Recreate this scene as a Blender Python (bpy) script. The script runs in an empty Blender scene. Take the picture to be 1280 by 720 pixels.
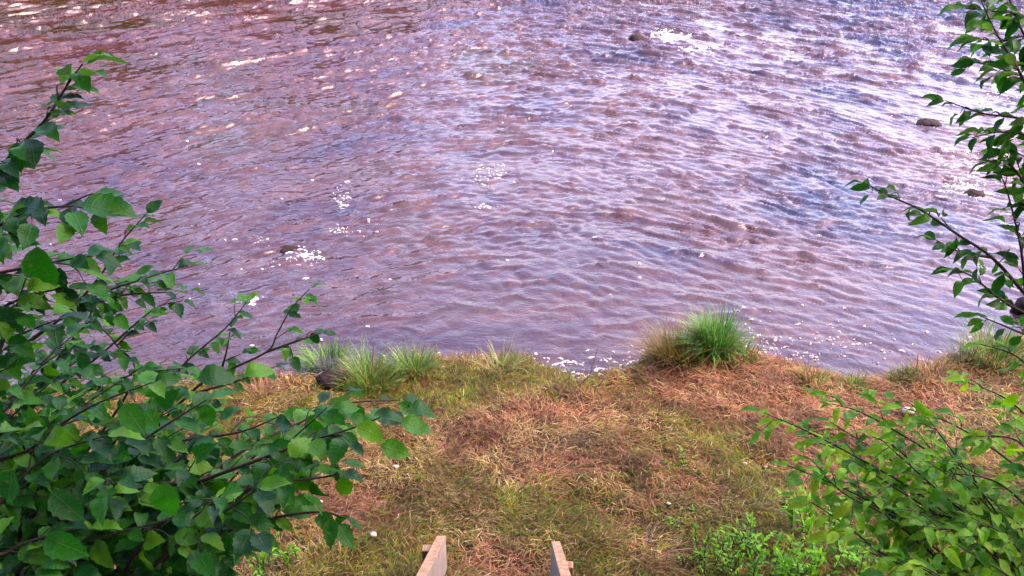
import bpy, math, random
import numpy as np
from mathutils import Vector, Matrix, Quaternion

sc = bpy.context.scene
col = sc.collection
R = math.radians

# ------------------------------------------------------------------ camera
PITCH = 28.0
CAM = Vector((0.0, 0.0, 4.0))
cam_d = bpy.data.cameras.new('camera'); cam = bpy.data.objects.new('camera', cam_d); col.objects.link(cam)
cam.location = CAM; cam.rotation_euler = (R(90 - PITCH), 0, 0)
cam_d.sensor_width = 36; cam_d.lens = 30.0; cam_d.clip_start = 0.05; cam_d.clip_end = 800
sc.camera = cam

# ------------------------------------------------------------------ sky, sun, exposure
SUN_EL, SUN_AZ = 52.0, 100.0        # azimuth clockwise from +Y: from the right, a little behind the viewer
w = bpy.data.worlds.new('World'); sc.world = w; w.use_nodes = True
nt = w.node_tree; bg = nt.nodes['Background']
sky = nt.nodes.new('ShaderNodeTexSky'); sky.sky_type = 'NISHITA'; sky.sun_disc = False
sky.sun_elevation = R(SUN_EL); sky.sun_rotation = R(SUN_AZ)
sky.air_density = 1.3; sky.dust_density = 5.0; sky.ozone_density = 1.5
hs = nt.nodes.new('ShaderNodeHueSaturation'); hs.inputs['Saturation'].default_value = 1.1
tint = nt.nodes.new('ShaderNodeMix'); tint.data_type = 'RGBA'; tint.blend_type = 'MULTIPLY'
tint.inputs[0].default_value = 1.0; tint.inputs[7].default_value = (1.0, 0.735, 0.82, 1)
nt.links.new(sky.outputs[0], hs.inputs['Color']); nt.links.new(hs.outputs[0], tint.inputs[6])
nt.links.new(tint.outputs[2], bg.inputs['Color']); bg.inputs['Strength'].default_value = 0.15
sun_d = bpy.data.lights.new('sun', 'SUN'); sun = bpy.data.objects.new('sun', sun_d); col.objects.link(sun)
sun_d.energy = 0.5; sun_d.angle = R(50); sun_d.color = (1.0, 0.88, 0.76)
sd = Vector((math.sin(R(SUN_AZ)) * math.cos(R(SUN_EL)), math.cos(R(SUN_AZ)) * math.cos(R(SUN_EL)), math.sin(R(SUN_EL))))
sun.rotation_euler = (-sd).to_track_quat('-Z', 'Y').to_euler()
vs = sc.view_settings
sc.display_settings.display_device = 'sRGB'
vs.view_transform = 'Standard'; vs.look = 'None'; vs.gamma = 1.0; vs.exposure = 3.5; vs.use_curve_mapping = False
sc.cycles.use_denoising = True
sc.cycles.max_bounces = 6; sc.cycles.transparent_max_bounces = 4
sc.cycles.sample_clamp_indirect = 4.0

rng = np.random.default_rng(7)
rnd = random.Random(11)

# ------------------------------------------------------------------ helpers
F = Vector((0, math.cos(R(PITCH)), -math.sin(R(PITCH)))); U = Vector((0, math.sin(R(PITCH)), math.cos(R(PITCH)))); RT = Vector((1, 0, 0))
FPX = 640 / (18 / 30.0)
def ray(px, py): return F + RT * ((px - 640) / FPX) + U * ((360 - py) / FPX)
def at(px, py, d): return CAM + ray(px, py) * d
def on_z(px, py, z=0.0):
    r = ray(px, py); return CAM + r * ((z - CAM.z) / r.z)
def project(p):
    q = Vector(p) - CAM; d = q.dot(F)
    if d < 0.05: return (-9999, -9999, d)
    return (640 + FPX * q.dot(RT) / d, 360 - FPX * q.dot(U) / d, d)

def tag(o, label=None, cat=None, group=None, kind=None):
    if label: o['label'] = label
    if cat: o['category'] = cat
    if group: o['group'] = group
    if kind: o['kind'] = kind
    return o
def empty(name, loc, label=None, cat=None, group=None):
    o = bpy.data.objects.new(name, None); col.objects.link(o); o.location = loc; o.empty_display_size = .1
    return tag(o, label, cat, group)
def link(name, me, mat=None, parent=None, loc=None):
    o = bpy.data.objects.new(name, me); col.objects.link(o)
    if mat and not me.materials: me.materials.append(mat)
    if parent:
        o.parent = parent
    if loc is not None: o.location = loc
    return o
def np_mesh(name, V, Fq, smooth=True, colors=None, uvs=None):
    """V (n,3); Fq (m,3|4) index array; colors per vertex (n,3); uvs per vertex (n,2)"""
    V = np.asarray(V, dtype=np.float32); Fq = np.asarray(Fq, dtype=np.int32)
    me = bpy.data.meshes.new(name); n, m, k = len(V), len(Fq), Fq.shape[1]
    me.vertices.add(n); me.vertices.foreach_set('co', V.ravel())
    me.loops.add(m * k); me.loops.foreach_set('vertex_index', Fq.ravel())
    me.polygons.add(m)
    me.polygons.foreach_set('loop_start', np.arange(0, m * k, k, dtype=np.int32))
    if smooth: me.polygons.foreach_set('use_smooth', np.ones(m, dtype=bool))
    if colors is not None:
        a = me.color_attributes.new('tone', 'FLOAT_COLOR', 'POINT')
        c = np.ones((n, 4), dtype=np.float32); c[:, :3] = colors; a.data.foreach_set('color', c.ravel())
    if uvs is not None:
        l = me.uv_layers.new(name='uv'); l.data.foreach_set('uv', np.asarray(uvs, dtype=np.float32)[Fq.ravel()].ravel())
    me.update(calc_edges=True); me.validate()
    return me
def srgb(r, g, b):
    f = lambda c: (c / 255 / 12.92) if c / 255 <= .04045 else ((c / 255 + .055) / 1.055) ** 2.4
    return np.array([f(r), f(g), f(b)])

# smooth value noise (vectorised)
def vnoise(x, y, seed=0):
    x = np.asarray(x, float); y = np.asarray(y, float)
    xi = np.floor(x).astype(np.int64); yi = np.floor(y).astype(np.int64); fx = x - xi; fy = y - yi
    fx = fx * fx * (3 - 2 * fx); fy = fy * fy * (3 - 2 * fy)
    def h(a, b):
        n = (a * 374761393 + b * 668265263 + seed * 1442695041) & 0xffffffff
        n = ((n ^ (n >> 13)) * 1274126177) & 0xffffffff
        return ((n ^ (n >> 16)) & 0xffff) / 65535.0
    return (h(xi, yi) * (1 - fx) + h(xi + 1, yi) * fx) * (1 - fy) + (h(xi, yi + 1) * (1 - fx) + h(xi + 1, yi + 1) * fx) * fy
def fbm(x, y, seed=0, o=4):
    s = 0; a = .5
    for i in range(o):
        s = s + a * vnoise(x * 2 ** i, y * 2 ** i, seed + i); a *= .5
    return s / (1 - .5 ** o)

# ------------------------------------------------------------------ materials
def new_mat(name):
    m = bpy.data.materials.new(name); m.use_nodes = True; t = m.node_tree
    return m, t, t.nodes['Principled BSDF'], t.nodes['Material Output']
def N(t, typ, **kw):
    n = t.nodes.new(typ)
    for k, v in kw.items(): setattr(n, k, v)
    return n
def noise(t, scale, detail=4, rough=.55, vec=None, dist=0):
    n = N(t, 'ShaderNodeTexNoise'); n.inputs['Scale'].default_value = scale; n.inputs['Detail'].default_value = detail
    n.inputs['Roughness'].default_value = rough; n.inputs['Distortion'].default_value = dist
    if vec is not None: t.links.new(vec, n.inputs['Vector'])
    return n
def ramp(t, fac, stops):
    n = N(t, 'ShaderNodeValToRGB'); e = n.color_ramp.elements
    while len(e) < len(stops): e.new(.5)
    for i, (p, c) in enumerate(stops): e[i].position = p; e[i].color = (*c, 1)
    t.links.new(fac, n.inputs[0]); return n
def mixc(t, fac, a, b, mode='MIX'):
    n = N(t, 'ShaderNodeMix', data_type='RGBA', blend_type=mode)
    for s, v in ((0, fac), (6, a), (7, b)):
        if hasattr(v, 'is_linked'): t.links.new(v, n.inputs[s])
        elif s == 0: n.inputs[0].default_value = v
        else: n.inputs[s].default_value = (*v, 1)
    return n.outputs[2]
def bump(t, h, strength, dist, normal=None):
    b = N(t, 'ShaderNodeBump'); b.inputs['Strength'].default_value = strength; b.inputs['Distance'].default_value = dist
    t.links.new(h, b.inputs['Height'])
    if normal is not None: t.links.new(normal, b.inputs['Normal'])
    return b.outputs[0]

def mat_water():
    m, t, p, o = new_mat('river_water')
    tc = N(t, 'ShaderNodeTexCoord').outputs['Object']
    mp = N(t, 'ShaderNodeMapping'); mp.inputs['Scale'].default_value = (1.0, 1.3, 1.0); t.links.new(tc, mp.inputs['Vector'])
    big0 = noise(t, .33, 4, .6, tc, .6)
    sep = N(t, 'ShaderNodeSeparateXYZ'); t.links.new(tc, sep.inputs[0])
    sky_tint = N(t, 'ShaderNodeMath', operation='MULTIPLY_ADD'); t.links.new(sep.outputs[0], sky_tint.inputs[0]); sky_tint.inputs[1].default_value = .012; t.links.new(big0.outputs[0], sky_tint.inputs[2])   # brown bed at left; sky reflection painted into the body as blue at right
    body = ramp(t, sky_tint.outputs[0], [(.30, (.014, .008, .002)), (.45, (.026, .011, .010)), (.58, (.017, .008, .012)), (.70, (.002, .004, .018))])
    bed = noise(t, 1.7, 5, .6, mp.outputs[0], 1.0)
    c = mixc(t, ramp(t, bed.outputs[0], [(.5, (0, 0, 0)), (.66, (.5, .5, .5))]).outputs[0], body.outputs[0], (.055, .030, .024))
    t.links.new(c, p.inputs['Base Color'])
    p.inputs['Roughness'].default_value = .06; p.inputs['IOR'].default_value = 1.40
    b1 = noise(t, 5.0, 2, .5, mp.outputs[0], 1.4); b2 = noise(t, 18, 1, .5, mp.outputs[0], .8)
    rg = N(t, 'ShaderNodeMath', operation='SUBTRACT'); t.links.new(b1.outputs[0], rg.inputs[0]); rg.inputs[1].default_value = .5
    rg2 = N(t, 'ShaderNodeMath', operation='ABSOLUTE'); t.links.new(rg.outputs[0], rg2.inputs[0])
    rg3 = N(t, 'ShaderNodeMath', operation='MULTIPLY'); t.links.new(rg2.outputs[0], rg3.inputs[0]); rg3.inputs[1].default_value = -1.0
    n1 = bump(t, rg3.outputs[0], .22, .05); n2 = bump(t, b2.outputs[0], .4, .010, n1)
    t.links.new(n2, p.inputs['Normal'])
    return m
def mat_ground():
    m, t, p, o = new_mat('bank_soil')
    tc = N(t, 'ShaderNodeTexCoord').outputs['Object']
    a = noise(t, 3, 6, .65, tc); b = noise(t, 40, 4, .7, tc)
    c = ramp(t, a.outputs[0], [(.3, (.030, .016, .010)), (.5, (.075, .042, .024)), (.7, (.055, .050, .018))])
    c2 = mixc(t, .6, c.outputs[0], ramp(t, b.outputs[0], [(.3, (.3, .3, .3)), (.7, (1.3, 1.2, 1.0))]).outputs[0], 'MULTIPLY')
    sz = N(t, 'ShaderNodeSeparateXYZ'); t.links.new(tc, sz.inputs[0])
    wet = N(t, 'ShaderNodeMapRange'); t.links.new(sz.outputs[2], wet.inputs[0]); wet.inputs[1].default_value = .24; wet.inputs[2].default_value = .12
    c2 = mixc(t, wet.outputs[0], c2, (.014, .009, .006))
    t.links.new(c2, p.inputs['Base Color']); p.inputs['Roughness'].default_value = .8; p.inputs['Specular IOR Level'].default_value = .1
    t.links.new(bump(t, b.outputs[0], .7, .03), p.inputs['Normal'])
    return m
def mat_blade(name, trans=.25, rough=.6, spec=.25):
    m, t, p, o = new_mat(name)
    a = N(t, 'ShaderNodeAttribute', attribute_name='tone')
    g = N(t, 'ShaderNodeNewGeometry')
    hsv = N(t, 'ShaderNodeHueSaturation')
    mr = N(t, 'ShaderNodeMapRange'); t.links.new(g.outputs['Random Per Island'], mr.inputs[0])
    mr.inputs[3].default_value = .75; mr.inputs[4].default_value = 1.25
    t.links.new(mr.outputs[0], hsv.inputs['Value']); t.links.new(a.outputs['Color'], hsv.inputs['Color'])
    t.links.new(hsv.outputs[0], p.inputs['Base Color'])
    p.inputs['Roughness'].default_value = rough; p.inputs['Specular IOR Level'].default_value = spec
    tr = N(t, 'ShaderNodeBsdfTranslucent'); t.links.new(hsv.outputs[0], tr.inputs['Color'])
    mx = N(t, 'ShaderNodeMixShader'); mx.inputs[0].default_value = trans
    t.links.new(p.outputs[0], mx.inputs[1]); t.links.new(tr.outputs[0], mx.inputs[2]); t.links.new(mx.outputs[0], o.inputs['Surface'])
    return m
def mat_leaf(name, stops, trans=.35, rough=.42, spec=.45):
    m, t, p, o = new_mat(name)
    oi = N(t, 'ShaderNodeObjectInfo'); g = N(t, 'ShaderNodeNewGeometry')
    ad = N(t, 'ShaderNodeMath', operation='ADD'); t.links.new(oi.outputs['Random'], ad.inputs[0]); t.links.new(g.outputs['Random Per Island'], ad.inputs[1])
    fr = N(t, 'ShaderNodeMath', operation='FRACT'); t.links.new(ad.outputs[0], fr.inputs[0])
    base = ramp(t, fr.outputs[0], stops)
    uv = N(t, 'ShaderNodeUVMap', uv_map='uv')
    sx = N(t, 'ShaderNodeSeparateXYZ'); t.links.new(uv.outputs[0], sx.inputs[0])
    # side veins slant forward from the midrib
    ab = N(t, 'ShaderNodeMath', operation='ABSOLUTE'); t.links.new(sx.outputs[0], ab.inputs[0])
    ml = N(t, 'ShaderNodeMath', operation='MULTIPLY'); t.links.new(ab.outputs[0], ml.inputs[0]); ml.inputs[1].default_value = .55
    sb = N(t, 'ShaderNodeMath', operation='SUBTRACT'); t.links.new(sx.outputs[1], sb.inputs[0]); t.links.new(ml.outputs[0], sb.inputs[1])
    fq = N(t, 'ShaderNodeMath', operation='MULTIPLY'); t.links.new(sb.outputs[0], fq.inputs[0]); fq.inputs[1].default_value = 52
    sn = N(t, 'ShaderNodeMath', operation='SINE'); t.links.new(fq.outputs[0], sn.inputs[0])
    vein = N(t, 'ShaderNodeMapRange'); t.links.new(sn.outputs[0], vein.inputs[0]); vein.inputs[1].default_value = .75; vein.inputs[2].default_value = 1.0
    mid = N(t, 'ShaderNodeMapRange'); t.links.new(ab.outputs[0], mid.inputs[0]); mid.inputs[1].default_value = .03; mid.inputs[2].default_value = .0
    vm = N(t, 'ShaderNodeMath', operation='MAXIMUM'); t.links.new(vein.outputs[0], vm.inputs[0]); t.links.new(mid.outputs[0], vm.inputs[1])
    vs_ = N(t, 'ShaderNodeMath', operation='MULTIPLY'); t.links.new(vm.outputs[0], vs_.inputs[0]); vs_.inputs[1].default_value = .16
    c = mixc(t, vs_.outputs[0], base.outputs[0], (.06, .15, .03))
    tc = N(t, 'ShaderNodeTexCoord').outputs['Object']
    bl = noise(t, 14, 3, .6, uv.outputs[0])
    c = mixc(t, .35, c, ramp(t, bl.outputs[0], [(.35, (.6, .6, .6)), (.65, (1.25, 1.25, 1.2))]).outputs[0], 'MULTIPLY')
    # paler underside
    c = mixc(t, g.outputs['Backfacing'], c, mixc(t, .35, c, (.09, .15, .07)))
    spn = N(t, 'ShaderNodeVectorMath', operation='ADD'); cmb = N(t, 'ShaderNodeCombineXYZ'); t.links.new(fr.outputs[0], cmb.inputs[2]); sc5 = N(t, 'ShaderNodeVectorMath', operation='SCALE'); t.links.new(cmb.outputs[0], sc5.inputs[0]); sc5.inputs['Scale'].default_value = 37.0
    t.links.new(uv.outputs[0], spn.inputs[0]); t.links.new(sc5.outputs[0], spn.inputs[1])
    spots = noise(t, 6, 4, .65, spn.outputs[0])
    c = mixc(t, ramp(t, spots.outputs[0], [(.63, (0, 0, 0)), (.70, (.75, .75, .75))]).outputs[0], c, (.10, .065, .018))     # browned spots and nibbled margins
    t.links.new(c, p.inputs['Base Color']); p.inputs['Roughness'].default_value = rough; p.inputs['Specular IOR Level'].default_value = spec
    t.links.new(bump(t, vm.outputs[0], .4, .002), p.inputs['Normal'])
    tr = N(t, 'ShaderNodeBsdfTranslucent')
    t.links.new(mixc(t, 1.0, c, (1.5, 1.5, .6), 'MULTIPLY'), tr.inputs['Color'])
    mx = N(t, 'ShaderNodeMixShader'); mx.inputs[0].default_value = trans
    t.links.new(p.outputs[0], mx.inputs[1]); t.links.new(tr.outputs[0], mx.inputs[2]); t.links.new(mx.outputs[0], o.inputs['Surface'])
    return m
def mat_simple(name, c0, c1, scale=8, rough=.85, bstr=.4, bdist=.01, stretch=(1, 1, 1), spec=.3):
    m, t, p, o = new_mat(name)
    tc = N(t, 'ShaderNodeTexCoord').outputs['Object']
    mp = N(t, 'ShaderNodeMapping'); mp.inputs['Scale'].default_value = stretch; t.links.new(tc, mp.inputs['Vector'])
    a = noise(t, scale, 6, .65, mp.outputs[0], .3)
    t.links.new(ramp(t, a.outputs[0], [(.32, c0), (.68, c1)]).outputs[0], p.inputs['Base Color'])
    p.inputs['Roughness'].default_value = rough; p.inputs['Specular IOR Level'].default_value = spec
    t.links.new(bump(t, a.outputs[0], bstr, bdist), p.inputs['Normal'])
    return m

M = dict(
    water=mat_water(), ground=mat_ground(), blade=mat_blade('grass_blade'), straw=mat_blade('mown_straw', .12, .75, .15),
    leafL=mat_leaf('hazel_leaf', [(0, (.002, .038, .010)), (.4, (.004, .080, .004)), (.75, (.016, .13, .003)), (1, (.065, .21, .004))], .4, .45, .22),
    leafR=mat_leaf('cherry_leaf', [(0, (.015, .11, .003)), (.4, (.065, .23, .004)), (.8, (.14, .35, .006)), (1, (.19, .32, .015))], .45, .5, .18),
    leafT=mat_leaf('willow_leaf', [(0, (.003, .045, .004)), (.5, (.007, .090, .003)), (1, (.035, .17, .004))], .45, .5, .18),
    leafH=mat_leaf('herb_leaf', [(0, (.05, .18, .035)), (.5, (.09, .28, .015)), (1, (.13, .38, .006))], .4, .6, .25),
    bark=mat_simple('twig_bark', (.007, .005, .004), (.026, .017, .012), 30, .8),
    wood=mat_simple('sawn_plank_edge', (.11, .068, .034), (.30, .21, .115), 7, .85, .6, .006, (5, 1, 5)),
    grey=mat_simple('grey_plank_face', (.09, .08, .062), (.23, .21, .17), 5, .85, .6, .006, (12, 1.5, 14)),
    stone=mat_simple('river_stone', (.006, .005, .005), (.026, .021, .020), 7, .7, .9, .05, spec=.04),
    pale=mat_simple('pale_pebble', (.22, .19, .15), (.42, .38, .32), 12, .8, .3, .004),
    foam=mat_simple('foam', (.34, .33, .35), (.62, .60, .62), 30, .7, .6, .01),
    deadwood=mat_simple('dead_twig_bark', (.02, .013, .012), (.07, .05, .05), 30, .8),
    shade_leaf=mat_simple('shade_wood_foliage', (.010, .030, .006), (.03, .07, .012), 2, .8),
    farleaf=mat_simple('far_foliage', (.012, .014, .004), (.040, .034, .008), 2, .9),
)

def lacy(m):
    t = m.node_tree; p = t.nodes['Principled BSDF']; tc = N(t, 'ShaderNodeTexCoord').outputs['Object']
    a = noise(t, 34, 3, .6, tc, .8); r_ = ramp(t, a.outputs[0], [(.36, (.15, .15, .15)), (.54, (1, 1, 1))]); t.links.new(r_.outputs[0], p.inputs['Alpha'])
lacy(M['foam'])

# ------------------------------------------------------------------ the setting: ground and water
shore_px = [(-700, 500), (-200, 500), (0, 500), (150, 494), (280, 486), (400, 484), (470, 474), (540, 462), (610, 456), (660, 462), (700, 482), (750, 484),
            (785, 474), (805, 452), (880, 440), (930, 452), (1000, 470), (1050, 482), (1090, 482), (1130, 474), (1190, 458), (1240, 440), (1300, 420), (1500, 400), (2000, 390)]
shore = np.array([tuple(on_z(a, b, 0.10))[:2] for a, b in shore_px])
o_ = np.argsort(shore[:, 0]); shore = shore[o_]
def shore_y(x): return np.interp(x, shore[:, 0], shore[:, 1])
def ground_z(x, y):
    x = np.asarray(x, float); y = np.asarray(y, float)
    d = shore_y(x) - y + .10 * (vnoise(x * 4, y * 4, 3) - .5)                 # metres inland of the water's edge
    bench = .30 + .055 * np.clip(d, 0, 2.6) + .05 * (fbm(x * 1.6, y * 1.6, 5) - .5) * 2 + .09 * (fbm(x * 5.5, y * 5.5, 9, 2) - .5)
    up = np.clip(3.25 - y, 0, 3.2); rise = up * .70 * np.clip(up / .3, 0, 1)
    side = .10 * np.clip(np.abs(x) - 2.2, 0, 4) * np.clip(d - .6, 0, 1)
    bank = bench + rise + side
    s = np.clip((d + .02) / .22, 0, 1); s = s * s * (3 - 2 * s)
    bed = -.05 - .30 * np.clip(-d / 2.5, 0, 1) - .35 * np.clip(-d / 9, 0, 1)
    z = bed * (1 - s) + bank * s
    f = np.clip((y - 27.5) / 3.5, 0, 1); f = f * f * (3 - 2 * f)
    return z * (1 - f) + f * (1.5 + .5 * (fbm(x * .1, y * .1, 4) - .5))
def gz(x, y): return float(ground_z(x, y))
def on_ground(px, py):
    z = .4
    for _ in range(12):
        p = on_z(px, py, z); z = gz(p.x, p.y)
    return Vector((p.x, p.y, z))

def graded(a, b, lo, hi, g0, far0, far1):
    """uniform-ish axis from a to b (step growing lo->hi), with coarse wings out to far0 / far1"""
    xs = [a]
    while xs[-1] < b: xs.append(xs[-1] + lo + (hi - lo) * (xs[-1] - a) / (b - a))
    l = []; s = lo * 2; x = a
    while x > far0: x -= s; s *= g0; l.append(x)
    r = []; s = hi * 2; x = xs[-1]
    while x < far1: x += s; s *= g0; r.append(x)
    return np.array(l[::-1] + xs + r)
def grid_mesh(name, xs, ys, zf):
    X, Y = np.meshgrid(xs, ys); P = zf(X, Y); nx, ny = len(xs), len(ys)
    i = np.arange(nx * ny).reshape(ny, nx)
    Q = np.stack([i[:-1, :-1], i[:-1, 1:], i[1:, 1:], i[1:, :-1]], -1).reshape(-1, 4)
    return np_mesh(name, P.reshape(-1, 3), Q)

gx = graded(-6, 6, .05, .05, 1.35, -260, 260); gy = graded(-3, 8, .05, .05, 1.35, -40, 400)
g = link('ground', grid_mesh('ground', gx, gy, lambda X, Y: np.stack([X, Y, ground_z(X, Y)], -1)), M['ground'])
tag(g, 'brown earth river bank under the mown grass', 'ground', kind='structure')

# --- water: short-crested choppy ripples, synthesised as a periodic tile and laid over a graded sheet
def wave_tile(n, L, seed, lmin, lmax, p, aniso):
    r = np.random.default_rng(seed)
    k = 2 * np.pi * np.fft.fftfreq(n, L / n); KX, KY = np.meshgrid(k, k); K = np.hypot(KX, KY); K[0, 0] = 1
    lam = 2 * np.pi / K
    amp = K ** (-p) * np.exp(-(lmin / lam) ** 2) * np.exp(-(lam / lmax) ** 2)
    amp = amp * (aniso + (1 - aniso) * (KY / K) ** 2); amp[0, 0] = 0
    H = amp * (r.normal(size=(n, n)) + 1j * r.normal(size=(n, n)))
    h = np.fft.ifft2(H); dx = np.fft.ifft2(-1j * KX / K * H); dy = np.fft.ifft2(-1j * KY / K * H)
    h, dx, dy = h.real, dx.real, dy.real
    sx = np.gradient(h, L / n, axis=1).std(); sy = np.gradient(h, L / n, axis=0).std(); s = 1 / np.hypot(sx, sy)
    return h * s, dx * s, dy * s, L
def sample(tile, x, y):
    h, dx, dy, L = tile; n = h.shape[0]
    u = (x / L * n) % n; v = (y / L * n) % n; i = np.floor(u).astype(int); j = np.floor(v).astype(int); fu = u - i; fv = v - j
    i1 = (i + 1) % n; j1 = (j + 1) % n; i %= n; j %= n
    f = lambda a: (a[j, i] * (1 - fu) + a[j, i1] * fu) * (1 - fv) + (a[j1, i] * (1 - fu) + a[j1, i1] * fu) * fv
    return f(h), f(dx), f(dy)
T1 = wave_tile(1024, 14.3, 21, .11, .30, 1.4, .5); T2 = wave_tile(512, 13.7, 22, .25, 2.4, 2.0, .5)
def crests(Xw, Yw, Y, sx, sy, seed, wmin):
    # sparse short breaking crests: one side of the level lines of a stretched noise, where a patch mask allows them
    def f(x, y):
        u_ = x * sx + .5 * np.sin(y * 1.3 + seed); v_ = y * sy + .55 * vnoise(u_ * .6, y * sy * .5, seed + 9)
        c_, s_ = .8, .6
        return .72 * vnoise(u_ * c_ - v_ * s_, u_ * s_ + v_ * c_, seed) + .28 * vnoise(u_ * 1.9, v_ * 1.9, seed + 3) - .5
    e = .01; n0 = f(Xw, Yw); gy_ = (f(Xw, Yw + e) - n0) / e; gx_ = (f(Xw + e, Yw) - n0) / e
    gr = np.hypot(gx_, gy_) + .6; d_ = n0 / gr
    w_ = np.maximum(wmin, .0020 * Y)
    side = np.clip(gy_ / gr * 2, 0, 1); mask = np.clip((fbm(Xw * sx * .55, Yw * sy * .35, seed + 17, 2) - .44) * 6, 0, 1)
    d_ = np.where(d_ < 0, d_ * 1.0, d_ * .55)
    return np.exp(-np.abs(d_) / w_) * side * mask * w_ * 1.5
def water_p(X, Y):
    Yw = Y + .95 * 4 * np.log(np.cosh(np.clip(X, -40, 40) / 4)) + .9 * (vnoise(X * .35, Y * .35, 31) - .5)      # crests sweep like an arrowhead
    Xw = X + .5 * (vnoise(X * .3, Y * .3, 33) - .5)
    h1, dx1, dy1 = sample(T1, Xw, Yw)
    c, s = math.cos(.5), math.sin(.5)
    h2, dx2, dy2 = sample(T2, Xw * c + Yw * s, -Xw * s + Yw * c)
    off = np.clip((Y - shore_y(np.clip(X, -12, 12)) - .1) / 3.2, 0, 1)
    gust = .55 + .9 * fbm(X * .28, Y * .45, 41, 3)
    a = (.035 + .135 * off ** .8) * gust
    a = a * np.exp(-(np.maximum(np.abs(X) - 16, 0) / 8) ** 2) * np.exp(-(np.maximum(Y - 27, 0) / 4) ** 2)
    hx = a * (1.1 * dx1 + .4 * (dx2 * c - dy2 * s)); hy = a * (1.1 * dy1 + .4 * (dx2 * s + dy2 * c))
    cr = np.clip(a * 7, 0, 1.25) * (crests(Xw, Yw, Y, 2.0, 5.2, 201, .016) + crests(Xw + .31 * Yw, Yw, Y, 3.2, 8.0, 231, .012) + .7 * crests(Xw - .3 * Yw, Yw, Y, 1.3, 3.2, 261, .02))
    return np.stack([X + 1.5 * hx, Y + 1.5 * hy, a * (1.1 * h1 + .22 * h2) + cr], -1)
wx = graded(-14.5, 14.5, .034, .034, 1.3, -240, 240); wy = graded(4.8, 25, .021, .05, 1.3, 3.0, 29.5)
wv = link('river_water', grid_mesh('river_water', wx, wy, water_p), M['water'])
tag(wv, 'rippled brown and lavender river water', 'river', kind='structure')
def water_z(x, y): return float(water_p(np.array([[x]]), np.array([[y]]))[0, 0, 2])

# --- far-off scrub on the opposite bank, seen only mirrored in the water
n = 65000
cx = -30 + 33 * rng.uniform(0, 1, n); top = .8 + 8.5 * np.clip(fbm(cx * .3, cx * 0, 61) * 1.3, 0, 1) * np.clip((-1.5 - cx) / 6, .03, 1)
cz = rng.uniform(.7, 1, n) ** .5 * rng.uniform(0, 1, n) * top; cy = 31 + rng.normal(0, .9, n)
C = np.stack([cx, cy, cz + .9], -1)
a = rng.normal(size=(n, 3)); a /= np.linalg.norm(a, axis=1)[:, None]; b = np.cross(a, rng.normal(size=(n, 3))); b /= np.linalg.norm(b, axis=1)[:, None]
s = rng.uniform(.14, .34, n)[:, None]
V = np.stack([C - a * s, C + b * s * .6, C + a * s, C - b * s * .6], 1).reshape(-1, 3)
tag(link('scrub', np_mesh('scrub', V, np.arange(4 * n).reshape(-1, 4)), M['farleaf']), 'dark brown scrub on the opposite bank mirrored in the water', 'scrub', kind='stuff')

# --- unseen wood added behind the viewer and over the steps to shade the bank
n = 46000
wx_ = rng.uniform(-16, 16, n); hh = 8 + 6 * fbm(wx_ * .3, wx_ * 0, 71); wz = 1.5 + rng.uniform(0.05, 1, n) * hh
wy_ = -3.5 - rng.uniform(0, 4, n) - .12 * wz * rng.uniform(-.6, 1, n)
ov = rng.uniform(0, 1, n) < .5
wz = np.where(ov, 7 + 4 * rng.uniform(0, 1, n) + 2 * fbm(wx_ * .4, wx_ * .1, 73), wz); wy_ = np.where(ov, rng.uniform(-4, 1.8, n) + 2.2 * fbm(wx_ * .5, wx_ * 0, 75), wy_)
C = np.stack([wx_, wy_, wz + 2], -1)
a = rng.normal(size=(n, 3)); a /= np.linalg.norm(a, axis=1)[:, None]; b = np.cross(a, rng.normal(size=(n, 3))); b /= np.linalg.norm(b, axis=1)[:, None]
s = rng.uniform(.12, .28, n)[:, None]
V = np.stack([C - a * s, C + b * s * .6, C + a * s, C - b * s * .6], 1).reshape(-1, 3)
tag(link('shade_wood', np_mesh('shade_wood', V, np.arange(4 * n).reshape(-1, 4)), M['shade_leaf']), 'dark unseen trees added behind the viewer to shade the bank', 'shade_wood', kind='stuff')

# ------------------------------------------------------------------ grass blades
def blades(P, ang, length, elev, width, curl, tones, segs=2, tip_dark=None):
    """ribbons: base P(n,3), heading ang, start elevation elev, curl = change of elevation along the blade; tones (n,3)"""
    n = len(P); st = segs + 1
    V = np.zeros((n, st, 2, 3), np.float32); cur = P.copy(); L = length / segs
    side = np.stack([-np.sin(ang), np.cos(ang), np.zeros(n)], -1)
    for i in range(st):
        wdt = width * (1.0 if i < segs * .6 else (.55 if i < segs else .08))
        V[:, i, 0] = cur - side * wdt[:, None] / 2; V[:, i, 1] = cur + side * wdt[:, None] / 2
        e = elev + curl * (i + .5) / segs
        cur = cur + np.stack([np.cos(ang) * np.cos(e), np.sin(ang) * np.cos(e), np.sin(e)], -1) * L[:, None]
    idx = np.arange(n * st * 2).reshape(n, st, 2)
    Q = np.stack([idx[:, :-1, 0], idx[:, :-1, 1], idx[:, 1:, 1], idx[:, 1:, 0]], -1).reshape(-1, 4)
    C = np.repeat(tones, st * 2, axis=0)
    return V.reshape(-1, 3), Q, C

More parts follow.
